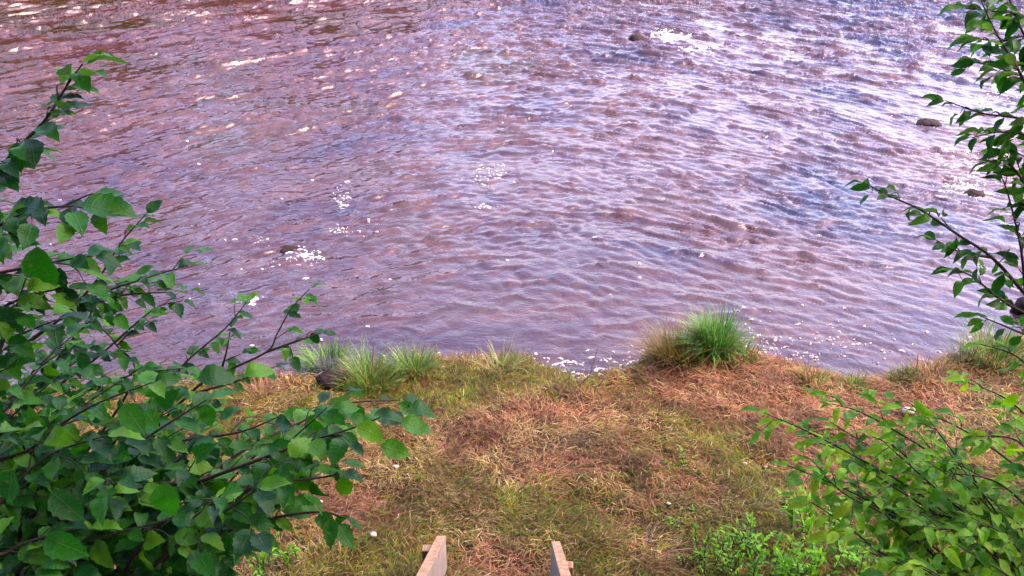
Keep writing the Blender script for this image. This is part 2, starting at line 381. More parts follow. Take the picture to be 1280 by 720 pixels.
PAL = {k: srgb(*v) for k, v in dict(pink=(190, 136, 114), red=(146, 84, 60), tan=(164, 138, 86), pale=(206, 182, 146), olive=(122, 112, 40),
                                    ygreen=(150, 150, 46), green=(92, 132, 36), dark=(74, 50, 30), bgreen=(70, 135, 35)).items()}
def patch(x, y, px, py, r):
    p = on_ground(px, py); return np.exp(-(((x - p.x) / r) ** 2 + ((y - p.y) / r) ** 2))
nb = 330000
bx = rng.uniform(-4.6, 4.9, nb); by = rng.uniform(2.5, 6.9, nb)
d = shore_y(bx) - by
keep = (d > -.03) & (rng.uniform(0, 1, nb) < .45 + .75 * fbm(bx * 3, by * 3, 77))
bx, by, d = bx[keep], by[keep], d[keep]; nb = len(bx)
n1 = fbm(bx * 1.3, by * 1.3, 101); n2 = fbm(bx * 2.6, by * 2.6, 111); n3 = fbm(bx * 5, by * 5, 121)
redp = 1.1 * patch(bx, by, 890, 478, .55) + .9 * patch(bx, by, 1000, 500, .5) + .7 * patch(bx, by, 830, 470, .4) + .6 * patch(bx, by, 720, 575, .35) + .5 * patch(bx, by, 620, 700, .35) \
     + .5 * patch(bx, by, 840, 605, .3) + .6 * patch(bx, by, 1010, 580, .4) + .6 * patch(bx, by, 420, 640, .35) + .8 * patch(bx, by, 1110, 500, .4) + .6 * patch(bx, by, 430, 545, .25)
grp = .9 * patch(bx, by, 640, 480, .3) + .8 * patch(bx, by, 500, 490, .4) + .5 * patch(bx, by, 820, 510, .22) + .6 * patch(bx, by, 560, 600, .5) + .5 * patch(bx, by, 850, 600, .25) \
    + .8 * patch(bx, by, 900, 690, .25) + .9 * patch(bx, by, 1040, 680, .5) + .5 * patch(bx, by, 660, 650, .25) + .4 * patch(bx, by, 480, 690, .4) + .4 * patch(bx, by, 790, 560, .3)
green = np.clip((n1 - .5) * 3.4 + .50 + grp * .8 - redp * .75, 0, 1); red = np.clip((n2 - .5) * 3.4 + .32 + redp * 1.1 - grp * .5, 0, 1)
u = rng.uniform(0, 1, nb); v = rng.uniform(0, 1, nb)
tone = np.where((u < green * .8)[:, None],
                np.where((v < .50)[:, None], PAL['olive'], np.where((v < .82)[:, None], PAL['ygreen'], np.where((v < .95)[:, None], PAL['green'], PAL['bgreen']))),
                np.where((v < red * .75)[:, None], np.where((rng.uniform(0, 1, nb) < .55)[:, None], PAL['pink'], PAL['red']),
                         np.where((rng.uniform(0, 1, nb) < .55)[:, None], PAL['tan'], np.where((rng.uniform(0, 1, nb) < .5)[:, None], PAL['pale'], PAL['dark']))))
tone = tone * (.08 + .52 * n3)[:, None] * np.array([1.0, 1.14, .82])
head = 2 * np.pi * fbm(bx * 1.1, by * 1.1, 131) * 2.2 + rng.normal(0, .9, nb)
isg = u < green * .8
elev = np.where(isg, rng.uniform(.25, 1.15, nb), rng.uniform(.0, .6, nb)); ln = np.where(isg, rng.uniform(.03, .09, nb), rng.uniform(.03, .10, nb))
head = np.where(d < .10, rng.normal(1.57, .9, nb), head)
edge = (d < .16) & (rng.uniform(0, 1, nb) < .6)                 # longer unmown blades on the rim of the bank
elev = np.where(edge, rng.uniform(.6, 1.5, nb), elev); ln = np.where(edge, ln * 1.5, ln)
P = np.stack([bx, by, ground_z(bx, by) + rng.uniform(-.005, .03, nb)], -1)
V, Q, C = blades(P, head, ln, elev, rng.uniform(.0026, .0058, nb), rng.uniform(-1.6, -.1, nb), tone)
tag(link('grass', np_mesh('mown_grass', V, Q, colors=C), M['straw']), 'mown matted grass and pinkish straw covering the river bank', 'grass', kind='stuff')

def tuft(name, px, py, height, rad, count, pal, label, cat, group=None, lean=(0, 0), elev=(1.1, 1.62), curl=(-1.2, -.1), width=(.004, .007), sink=.02, pos=None, segs=4):
    p = pos if pos is not None else on_ground(px, py)
    p = Vector(p); n = count
    r = np.sqrt(rng.uniform(0, 1, n)) * rad; th = rng.uniform(0, 2 * np.pi, n)
    ox, oy = r * np.cos(th) + 0, r * np.sin(th) * .8
    zz = ground_z(p.x + ox, p.y + oy); zz = np.maximum(zz, -.1)
    B = np.stack([ox, oy, zz - p.z - sink], -1)
    ang = th + rng.normal(0, .7, n)
    ang = np.arctan2(np.sin(ang) + lean[1], np.cos(ang) + lean[0])
    lopsided = .55 + .8 * vnoise(ox * 11 + p.x * 7, oy * 11 + p.y * 5, 88)
    el = rng.uniform(*elev, n) - .3 * r / rad; cu = rng.uniform(*curl, n)
    pk = rng.integers(0, len(pal), n); tn = np.array([srgb(*c) for c in pal])[pk] * rng.uniform(.4, .95, n)[:, None]
    dead = rng.uniform(0, 1, n) < .12; tn[dead] = srgb(140, 112, 62) * .6; el[dead] -= .4
    V, Q, C = blades(B, ang, height * lopsided * rng.uniform(.55, 1.15, n), el, rng.uniform(*width, n), cu, tn, segs)
    return tag(link(name, np_mesh(name, V, Q, colors=C), M['blade'], loc=p), label, cat, group)
GR = [(66, 128, 36), (90, 146, 46), (106, 144, 54), (50, 100, 34)]; OL = [(104, 104, 34), (118, 108, 40), (84, 98, 30), (112, 82, 40)]; BL = [(72, 140, 44), (56, 122, 34), (108, 158, 78), (44, 96, 26)]
DR = [(146, 104, 84), (160, 128, 96), (126, 84, 60), (140, 124, 90)]; GY = [(118, 108, 92), (96, 92, 74), (136, 122, 106), (92, 94, 60)]
G = 'grass tufts along the water edge'
tuft('grass_tuft', 412, 468, .30, .13, 650, GR, 'green tuft overhanging the dark stone at the water edge', 'grass tuft', G)
tuft('grass_tuft', 462, 484, .27, .16, 650, GR + OL[:2] + [(110, 160, 60)], 'yellow-green tuft directly beside the tuft over the dark stone', 'grass tuft', G)
tuft('grass_tuft', 518, 466, .24, .11, 360, GR[1:] + [(60, 96, 44)], 'small dark green tuft between the yellow-green tuft and the straw', 'grass tuft', G)
tuft('grass_tuft', 628, 462, .22, .10, 90, [(110, 140, 80), (140, 150, 100)], 'thin wispy tuft at the shore beside the foam inlet', 'grass tuft', G, elev=(1.1, 1.5))
tuft('grass_tuft', 893, 440, .43, .115, 1200, BL + [(80, 140, 50)], 'tallest green tuft on the jutting bank corner', 'grass tuft', G, lean=(-.35, -.1), elev=(1.2, 1.75), curl=(-1.5, 0))
tuft('grass_tuft', 846, 448, .34, .20, 700, OL, 'olive brown tuft leaning against the tallest green tuft', 'grass tuft', G, lean=(-.3, 0))
tuft('grass_tuft', 925, 450, .24, .12, 200, OL + GR[:2], 'olive tuft at the foot of the tallest tuft, toward the foam flecks', 'grass tuft', G)
tuft('grass_tuft', 1013, 478, .22, .08, 110, OL + GR[:2], 'small sparse tuft with a dark bent stalk on the straw edge', 'grass tuft', G)
tuft('grass_tuft', 1070, 488, .17, .08, 130, OL + GR[:2], 'short olive tuft at the straw bank notch', 'grass tuft', G)
tuft('grass_tuft', 1126, 476, .17, .07, 90, GR + OL[:1], 'narrow upright green tuft beside dry straw stalks', 'grass tuft', G)
tuft('grass_tuft', 1160, 472, .20, .13, 170, DR + OL[:1], 'dry straw-coloured tuft between two green ones', 'grass tuft', G)
tuft('grass_tuft', 1240, 452, .34, .20, 460, BL + OL[:2], 'large green tuft at the shore beneath the hanging branch', 'grass tuft', G)
tuft('grass_tuft', 1205, 456, .30, .08, 60, [(60, 84, 60), (80, 100, 80)], 'few dark thin grass stalks rising over the water', 'grass tuft', G)
tuft('grass_tuft', 328, 492, .17, .08, 130, DR, 'small dry brown tuft at the water edge behind twigs', 'grass tuft', G)
D = 'combed-over clumps of dry grass'
for (px, py, h, r_, c_, pal, ln_, lb) in [
        (905, 628, .34, .07, 150, GY, (1.5, .5), 'grey arched clump of dead grass in the middle of the straw'),
        (955, 640, .30, .07, 130, GY + [(120, 130, 80)], (1.6, .9), 'grey-green flattened grass clump below the arched clump'),
        (878, 655, .26, .08, 140, [(128, 100, 74), (110, 86, 60), (140, 116, 88)], (.3, -1.5), 'brownish dry grass clump hanging down the slope'),
        (815, 692, .34, .06, 130, GY + DR[:1], (1.2, .7), 'pale grey dry grass bundle right of the stringer boards')]:
    tuft('dry_grass_clump', px, py, h, r_, c_, pal, lb, 'dry grass', D, lean=ln_, elev=(.1, .8), curl=(-1.9, -.5), width=(.003, .005))

# ------------------------------------------------------------------ leaves, shrubs
def leaf_mesh(name, seed, wid=.56, peak=.42, droop=.35, fold=.22, serr=.07, ns=11):
    r = random.Random(seed); V = []; UV = []; Fc = []
    tw = r.uniform(-.25, .25)
    def cpt(t): return t, -droop * t * t * .6
    for i in range(ns + 1):
        t = i / ns
        e = math.log(.5) / math.log(peak); wv_ = math.sin(math.pi * (t ** e)) ** .85 if 0 < t < 1 else 0
        if t > .82: wv_ *= 1 - .35 * (t - .82) / .18
        hw = wid / 2 * wv_ * (1 + (serr if i % 2 else -serr)) + .004
        y, z = cpt(t); y = y * .86 + .14; ro = tw * t + .04 * math.sin(i * 2.1 + seed)
        zz = z + .03 * math.sin(t * 9 + seed)
        for sgn in (-1, 0, 1):
            x = sgn * hw; V.append((x * math.cos(ro), y - (.02 if sgn and i % 2 == 0 else 0), zz + abs(sgn) * hw * fold * 2 + x * math.sin(ro))); UV.append((x, t))
    for i in range(ns):
        a = i * 3
        Fc += [(a, a + 1, a + 4, a + 3), (a + 1, a + 2, a + 5, a + 4)]
    k = len(V); V += [(-.008, 0, .03), (.008, 0, .03), (.008, .145, 0), (-.008, .145, 0)]; UV += [(0, 0), (0, 0), (0, .0), (0, .0)]; Fc.append((k, k + 1, k + 2, k + 3))
    return np.array(V, np.float32), np.array(Fc, np.int32), np.array(UV, np.float32)
LEAVES = {
    'hazel': [leaf_mesh('l', s, .54, .40, .3 + .1 * s, .15 + .04 * (s % 3)) for s in range(6)],
    'cherry': [leaf_mesh('l', s, .37, .44, .25 + .1 * s, .2 + .04 * (s % 3), .035) for s in range(6)],
    'willow': [leaf_mesh('l', s, .38, .46, .25 + .1 * s, .22 + .05 * (s % 3), .03) for s in range(6)],
    'herb': [leaf_mesh('l', s, .32, .36, .3 + .1 * s, .15, .10, 7) for s in range(4)],
}
LEAF_ME = {}
def leaf_me(kind, i, mat):
    k = (kind, i)
    if k not in LEAF_ME:
        V, Fq, UV = LEAVES[kind][i]; me = np_mesh(kind + '_leaf', V, Fq, uvs=UV); me.materials.append(mat); LEAF_ME[k] = me
    return LEAF_ME[k]

def smooth_path(pts, per=4):
    pts = [Vector(p) for p in pts]
    if len(pts) < 3: return [pts[0].lerp(pts[-1], i / per) for i in range(per + 1)]
    q = [pts[0] * 2 - pts[1]] + pts + [pts[-1] * 2 - pts[-2]]; out = []
    for i in range(1, len(q) - 2):
        a, b, c, d_ = q[i - 1:i + 3]
        for j in range(per):
            t = j / per; out.append(.5 * ((2 * b) + (c - a) * t + (2 * a - 5 * b + 4 * c - d_) * t * t + (3 * b - a - 3 * c + d_) * t ** 3))
    out.append(pts[-1]); return out
def tube(path, r0, r1, V, Fc, sides=5):
    n = len(path); k0 = len(V); up = Vector((.3, .2, 1)).normalized()
    for i, p in enumerate(path):
        d_ = (path[min(i + 1, n - 1)] - path[max(i - 1, 0)]).normalized(); a = d_.cross(up)
        if a.length < .05: a = d_.cross(Vector((1, 0, 0)))
        a.normalize(); b = d_.cross(a); r_ = r0 + (r1 - r0) * i / (n - 1)
        for s_ in range(sides):
            t = 2 * math.pi * s_ / sides; V.append(p + (a * math.cos(t) + b * math.sin(t)) * r_)
    for i in range(n - 1):
        for s_ in range(sides):
            s2 = (s_ + 1) % sides; A = k0 + i * sides
            Fc.append((A + s_, A + s2, A + sides + s2, A + sides + s_))

UPV = Vector((0, 0, 1))
def leaf_pose(p, d_, size, r, tilt=.5, hang=.12, droop=.25):
    """matrix for a leaf whose base is p and that points along d_, face mostly up"""
    y = d_.normalized()
    if r.random() < hang: y = (y * .35 + Vector((r.uniform(-.3, .3), r.uniform(-.3, .3), -1))).normalized()
    else: y = (y + Vector((0, 0, -r.uniform(-.1, droop * 2)))).normalized()
    nrm = (UPV + Vector((r.gauss(0, tilt), r.gauss(0, tilt) - .1, 0))).normalized()
    if abs(y.z) > .8: nrm = Vector((r.gauss(0, .6), -1, .4))
    x = y.cross(nrm)
    if x.length < .05: x = y.cross(Vector((1, 0, 0)))
    x.normalize(); z = x.cross(y)
    m = Matrix((x, y, z)).transposed().to_4x4() @ Matrix.Diagonal((size * r.uniform(.85, 1.12), size, size, 1)); m.translation = p
    return m

def shrub(name, label, cat, root, branches, kind, mat, size=(.05, .08), spacing=.045, twig_every=.12, twig_len=(.08, .22), tilt=.30, hang=.10, seed=1,
          start=.25, stem_r=.005, group=None, bare=(), limit=300, branch_name='branch', droop=.25, extra=(), fill=()):
    r = random.Random(seed); root = Vector(root)
    top = empty(name, root, label, cat, group)
    inv = Matrix.Translation(-root); poses = []
    for (n_, x0, x1, y0, y1, d0, d1, kw) in fill:       # further branches reaching into the crown
        for _ in range(n_):
            px, py, dd = r.uniform(x0, x1), r.uniform(y0, y1), r.uniform(d0, d1); e = at(px, py, dd); v = e - root
            m1 = root + v * .45 + Vector((r.uniform(-.12, .12), r.uniform(-.12, .12), r.uniform(.0, .22) * v.length * .5)); m2 = root + v * .78 + Vector((r.uniform(-.06, .06), r.uniform(-.06, .06), .06))
            branches.append(dict(dict(p=[root, m1, m2, e], start=.5, r=.006), **kw))
    for bi, br in enumerate(branches):
        pts = [Vector(q) for q in br['p']]
        path = smooth_path(pts, 5); V = []; Fc = []
        tube(path, br.get('r', stem_r), .0016, V, Fc, 6)
        L = [0]
        for a, b in zip(path, path[1:]): L.append(L[-1] + (b - a).length)
        tot = L[-1]
        def pos(s_):
            for i in range(len(path) - 1):
                if L[i + 1] >= s_: 
                    f = (s_ - L[i]) / max(L[i + 1] - L[i], 1e-6); return path[i].lerp(path[i + 1], f), (path[i + 1] - path[i]).normalized()
            return path[-1], (path[-1] - path[-2]).normalized()
        dens = br.get('dens', 1.0); s_ = tot * br.get('start', start); sg = r.choice((-1, 1))
        if dens > 0:
            # leaves straight on the branch
            s2 = max(s_, tot - br.get('tipleaves', .5)); sd_ = 1
            while s2 < tot:
                p, dd = pos(s2); sd_ = -sd_
                hv = Vector((dd.x, dd.y, dd.z * .4)); q = Quaternion(UPV, sd_ * r.uniform(.6, 1.1)) @ hv
                poses.append((leaf_pose(p, q, r.uniform(*size) * br.get('size', 1), r, tilt, hang, droop))); s2 += spacing * r.uniform(.7, 1.3) / dens
            p, dd = pos(tot * .999); poses.append(leaf_pose(p, dd, r.uniform(*size) * br.get('size', 1), r, tilt, 0, droop))
            # side twigs
            while s_ < tot - .03:
                p, dd = pos(s_); sg = -sg
                hv = Vector((dd.x, dd.y, dd.z * .5)); q = (Quaternion(UPV, sg * r.uniform(.5, 1.15)) @ hv).normalized()
                q = (q + Vector((0, 0, r.uniform(-.25, .2)))).normalized()
                tl = r.uniform(*twig_len) * br.get('twig', 1) * (1 - .45 * s_ / tot); e = p + q * tl + Vector((0, 0, -tl * .12)); m_ = p + q * tl * .5 + Vector((r.gauss(0, .01), r.gauss(0, .01), .01))
                tp = smooth_path([p, m_, e], 3); tube(tp, .0022, .0009, V, Fc, 4)
                k = max(1, int(tl / spacing)); sd2 = 1
                for j in range(k):
                    f = (j + .6) / k; pp = tp[min(int(f * (len(tp) - 1)), len(tp) - 1)]; sd2 = -sd2
                    qq = Quaternion(UPV, sd2 * r.uniform(.5, 1.0)) @ q; poses.append(leaf_pose(pp, qq, r.uniform(*size) * br.get('size', 1), r, tilt, hang, droop))
                poses.append(leaf_pose(e, q, r.uniform(*size) * br.get('size', 1), r, tilt, hang * .5, droop))
                s_ += twig_every * r.uniform(.6, 1.4) / dens
        me = np_mesh(branch_name, np.array([tuple(v - root) for v in V]), np.array(Fc))
        o = link(branch_name, me, M['bark'], top)
    for (p, d_, sz, ro) in extra:      # single leaves that stand out
        y = Vector(d_).normalized(); nrm = Vector(ro); x = y.cross(nrm).normalized(); z = x.cross(y)
        m = Matrix((x, y, z)).transposed().to_4x4() @ Matrix.Diagonal((sz, sz, sz, 1)); m.translation = Vector(p); poses.append(m)
    scored = []
    for m in poses:
        c = m @ Vector((0, .5, 0)); px, py, dd = project(c)
        if not (-260 < px < 1540 and -200 < py < 980) or dd < .8: continue
        inside = -20 < px < 1300 and -20 < py < 740
        scored.append((((m.to_scale()[1] / dd) if inside else 0), len(scored), m, inside))
    scored.sort(key=lambda t: -t[0])
    nv = len(LEAVES[kind]); rest = []
    for i, (sc_, _, m, inside) in enumerate(scored):
        vi = r.randrange(nv)
        if i < limit and inside:
            o = bpy.data.objects.new('leaf', leaf_me(kind, vi, mat)); col.objects.link(o); o.parent = top; o.matrix_local = inv @ m
        else: rest.append((vi, m))
    if rest:
        VV = []; FF = []; UU = []; k = 0
        for vi, m in rest:
            V, Fq, UV = LEAVES[kind][vi]; A = np.array(inv @ m); VV.append(V @ A[:3, :3].T + A[:3, 3]); FF.append(Fq + k); UU.append(UV); k += len(V)
        o = link('leaves', np_mesh('leaves', np.concatenate(VV), np.concatenate(FF), uvs=np.concatenate(UU)), mat, top); o['kind'] = 'stuff'
    return top
def B(*pts, **kw):
    d_ = dict(kw); d_['p'] = [at(*p) for p in pts]; return d_
def gp(x, y): return Vector((x, y, gz(x, y) - .03))
def rooted(root, *pts, **kw):
    b = B(*pts, **kw); b['p'] = [root] + b['p']; b.setdefault('r', .0065); return b

# left: tall near shrub with the high spray
ra = gp(-1.75, 1.05)
shrub('hazel_shrub', 'tall dark green leafy shrub at the left edge with one spray rising over the water', 'shrub', ra, [
    rooted(ra, (-110, 560, 2.0), (-40, 320, 1.9), (0, 215, 1.85), (30, 178, 1.82), (58, 148, 1.8), (85, 105, 1.8), (103, 80, 1.78), start=.6, twig=.6, dens=1.9, size=1.1),
    rooted(ra, (-120, 600, 2.0), (-60, 400, 1.85), (-15, 300, 1.75), (25, 268, 1.7), (80, 258, 1.65), (125, 262, 1.62), start=.6, twig=.7),
    B((-60, 400, 1.85), (-20, 350, 1.85), (30, 335, 1.85), (80, 325, 1.85), (115, 320, 1.85), start=.2),
    B((-80, 460, 1.9), (-20, 400, 1.85), (30, 372, 1.85), (80, 360, 1.85), start=.2),
    B((-80, 500, 1.9), (-30, 440, 1.9), (20, 420, 1.9), (70, 400, 1.9), start=.2),
], 'hazel', M['leafL'], (.05, .08), .036, .075, (.08, .2), seed=5, fill=[(5, -60, 90, 330, 470, 1.8, 2.3, {})], group='hazel shrubs on the bank', extra=[
    (at(92, 258, 1.6), (.95, .1, -.05), .115, (0, -.3, 1)), (at(44, 300, 1.6), (.05, -.2, -1), .105, (.1, -1, .3)), (at(60, 268, 1.62), (-.8, .3, .2), .09, (0, -.4, 1))])
# left: middle shrub with fine twigs against the water
rb = gp(-2.2, 1.7)
shrub('hazel_shrub', 'mid-height twiggy shrub on the left with small leaves and bare forks seen against the river', 'shrub', rb, [
    rooted(rb, (-100, 560, 2.7), (20, 440, 2.6), (80, 395, 2.6), (125, 345, 2.55), (150, 305, 2.5), (182, 268, 2.5), start=.5, twig=.9),
    B((20, 440, 2.6), (110, 375, 2.6), (175, 350, 2.6), (235, 332, 2.6), start=.3),
    B((80, 395, 2.6), (150, 370, 2.6), (215, 365, 2.6), start=.3),
    rooted(rb, (-40, 560, 2.8), (60, 490, 2.8), (120, 448, 2.8), (190, 388, 2.8), (228, 376, 2.8), start=.45),
    rooted(rb, (60, 620, 2.9), (165, 480, 2.8), (146, 432, 2.8), (122, 406, 2.8), start=.97, dens=.4, tipleaves=.06),
    B((146, 432, 2.8), (163, 416, 2.8), (187, 401, 2.8), start=.9, dens=.5, tipleaves=.05, r=.003),
    rooted(rb, (60, 640, 3.0), (190, 500, 3.0), (235, 450, 3.0), (282, 410, 3.0), (308, 378, 3.0), start=.68, twig=.7),
    rooted(rb, (80, 650, 3.1), (235, 494, 3.05), (275, 468, 3.05), (333, 440, 3.05), (346, 418, 3.05), (364, 386, 3.05), (386, 362, 3.05), start=.9, twig=.35, dens=.9, tipleaves=.12),
    B((275, 468, 3.05), (283, 440, 3.05), (288, 412, 3.05), start=.3, twig=.5),
    B((333, 440, 3.05), (375, 425, 3.05), (402, 416, 3.05), start=.3, twig=.5),
    B((235, 494, 3.05), (300, 475, 3.05), (345, 458, 3.05), start=.5, twig=.5, dens=.7),
    rooted(rb, (-60, 640, 2.8), (20, 560, 2.8), (90, 500, 2.8), (160, 470, 2.8), (230, 460, 2.8), start=.45),
    rooted(rb, (0, 660, 3.0), (100, 560, 3.0), (180, 520, 3.0), (270, 500, 3.0), start=.5),
], 'hazel', M['leafL'], (.045, .072), .038, .085, (.08, .22), seed=8, tilt=.35, fill=[(10, -20, 200, 400, 500, 2.4, 3.1, {}), (7, 60, 330, 490, 560, 2.6, 3.2, {}), (2, 100, 260, 340, 400, 2.4, 2.8, {})], group='hazel shrubs on the bank', stem_r=.005)
# left: low broad shrub reaching over the mown grass
rc = gp(-1.5, 1.75)
shrub('hazel_shrub', 'low broad shrub in the lower left corner, its large leaves reaching over the mown grass', 'shrub', rc, [
    rooted(rc, (95, 720, 2.1), (108, 680, 2.1), (128, 648, 2.1), (150, 622, 2.1), (155, 590, 2.1), (176, 566, 2.1), start=.75, r=.011),
    rooted(rc, (130, 650, 2.1), (250, 602, 2.05), (320, 576, 2.0), (385, 552, 2.0), (432, 538, 2.0), (475, 522, 1.98), start=.5, twig=.75),
    rooted(rc, (20, 690, 2.1), (90, 620, 2.1), (165, 560, 2.1), (225, 520, 2.1), (258, 500, 2.1), start=.4),
    rooted(rc, (-30, 640, 2.0), (40, 560, 2.0), (110, 510, 2.0), (190, 478, 2.0), start=.4),
    rooted(rc, (170, 690, 2.0), (250, 640, 2.0), (330, 606, 1.95), (395, 598, 1.95), (425, 592, 1.95), start=.5, twig=.6),
    rooted(rc, (180, 720, 2.0), (270, 670, 2.0), (340, 648, 2.0), (400, 640, 2.0), (432, 648, 2.0), start=.6, twig=.45, dens=.7),
    rooted(rc, (-40, 700, 1.9), (10, 620, 1.9), (60, 570, 1.9), (130, 545, 1.9), start=.35),
    rooted(rc, (20, 740, 1.9), (60, 690, 1.9), (130, 670, 1.9), (210, 650, 1.9), start=.4, dens=.8),
    rooted(rc, (-40, 740, 1.8), (10, 690, 1.8), (60, 670, 1.8), (110, 660, 1.8), start=.4),
    B((250, 602, 2.05), (310, 560, 2.2), (370, 530, 2.3), (430, 505, 2.35), (500, 500, 2.4), start=.3, twig=.6, dens=.8),
    B((165, 560, 2.1), (230, 550, 2.2), (300, 540, 2.2), (350, 520, 2.2), start=.2, twig=.8),
    rooted(rc, (60, 760, 2.2), (150, 720, 2.3), (230, 700, 2.3), (300, 690, 2.3), start=.5, dens=.8),
], 'hazel', M['leafL'], (.05, .085), .042, .085, (.09, .24), seed=13, fill=[(26, -40, 270, 480, 640, 1.9, 2.7, {}), (16, 0, 330, 600, 720, 1.8, 2.5, {}), (8, 240, 430, 500, 610, 2.0, 2.6, {})], group='hazel shrubs on the bank', extra=[
    (at(428, 590, 1.95), (.05, -.15, -1), .075, (.15, -1, .25)), (at(376, 583, 1.95), (.05, -.15, -1), .085, (-.2, -1, .3)),
    (at(440, 530, 1.95), (.9, -.2, -.3), .085, (-.2, -.5, 1)), (at(495, 525, 1.95), (.9, -.1, -.25), .09, (0, -.4, 1)),
    (at(462, 518, 2.1), (.9, .1, -.2), .085, (.1, -.5, 1)), (at(505, 512, 2.1), (.95, .2, -.1), .085, (0, -.3, 1)), (at(470, 556, 2.0), (.9, -.1, -.2), .085, (0, -.6, 1)), (at(410, 512, 2.1), (.8, .3, 0), .08, (.2, -.5, 1)),
    (at(395, 640, 2.0), (.6, -.2, -.5), .06, (0, -.8, .6)), (at(345, 640, 2.0), (.1, -.2, -.8), .06, (.2, -1, .3)), (at(330, 555, 2.0), (.8, -.2, -.2), .095, (0, -.6, 1)), (at(300, 470, 2.2), (.7, .3, .1), .09, (0, -.6, 1)),
    (at(205, 595, 1.7), (.0, -.3, -.9), .105, (.2, -1, .45)), (at(60, 610, 1.7), (.6, -.3, -.5), .095, (.2, -.8, .7)), (at(20, 580, 1.6), (-.2, -.2, -.5), .09, (0, -.8, .8)),
    (at(240, 475, 1.95), (.8, .3, 0), .10, (.1, -.6, 1)), (at(150, 500, 1.8), (.5, -.4, -.5), .09, (0, -.6, 1)), (at(50, 665, 1.6), (.7, -.2, -.4), .095, (0, -.8, .8))])
# right: yellow-green shrub in the lower corner
rd = gp(2.1, 1.9)
shrub('cherry_shrub', 'yellow-green leafy shrub filling the lower right corner beside the mown grass', 'shrub', rd, [
    rooted(rd, (1250, 720, 2.9), (1190, 650, 2.8), (1130, 605, 2.75), (1050, 560, 2.7), (1000, 535, 2.7), (955, 516, 2.7), start=.45, twig=.75),
    rooted(rd, (1220, 740, 2.8), (1140, 670, 2.7), (1100, 640, 2.65), (1060, 620, 2.6), (1030, 595, 2.6), start=.5),
    rooted(rd, (1180, 740, 2.7), (1100, 690, 2.6), (1060, 658, 2.6), (1015, 628, 2.6), start=.5),
    rooted(rd, (1300, 700, 3.0), (1210, 600, 3.0), (1130, 545, 3.0), (1075, 515, 3.0), (1040, 505, 3.0), start=.45),
    rooted(rd, (1330, 640, 3.0), (1260, 575, 3.0), (1190, 530, 3.0), (1130, 510, 3.0), start=.45),
    rooted(rd, (1340, 600, 2.9), (1300, 540, 2.9), (1260, 500, 2.9), (1210, 478, 2.9), start=.5),
    rooted(rd, (1290, 720, 2.8), (1220, 660, 2.7), (1150, 640, 2.7), (1110, 650, 2.7), start=.4),
    rooted(rd, (1290, 740, 2.6), (1240, 690, 2.6), (1190, 660, 2.6), (1130, 690, 2.6), start=.4),
    rooted(rd, (1340, 700, 2.6), (1290, 640, 2.6), (1240, 600, 2.6), (1170, 590, 2.6), start=.4),
    rooted(rd, (1340, 660, 2.6), (1300, 590, 2.6), (1270, 550, 2.6), (1220, 545, 2.6), start=.4),
    B((1190, 650, 2.8), (1150, 590, 2.9), (1120, 560, 2.95), (1090, 545, 3.0), start=.2),
    rooted(rd, (1340, 560, 2.7), (1300, 480, 2.7), (1270, 445, 2.7), (1225, 430, 2.7), start=.55, dens=.6, size=1.2),
], 'cherry', M['leafR'], (.045, .082), .034, .08, (.09, .24), seed=23, fill=[(11, 1120, 1320, 510, 660, 2.4, 3.2, {}), (8, 1060, 1300, 620, 730, 2.3, 2.9, {}), (8, 980, 1180, 520, 620, 2.6, 3.1, {})])
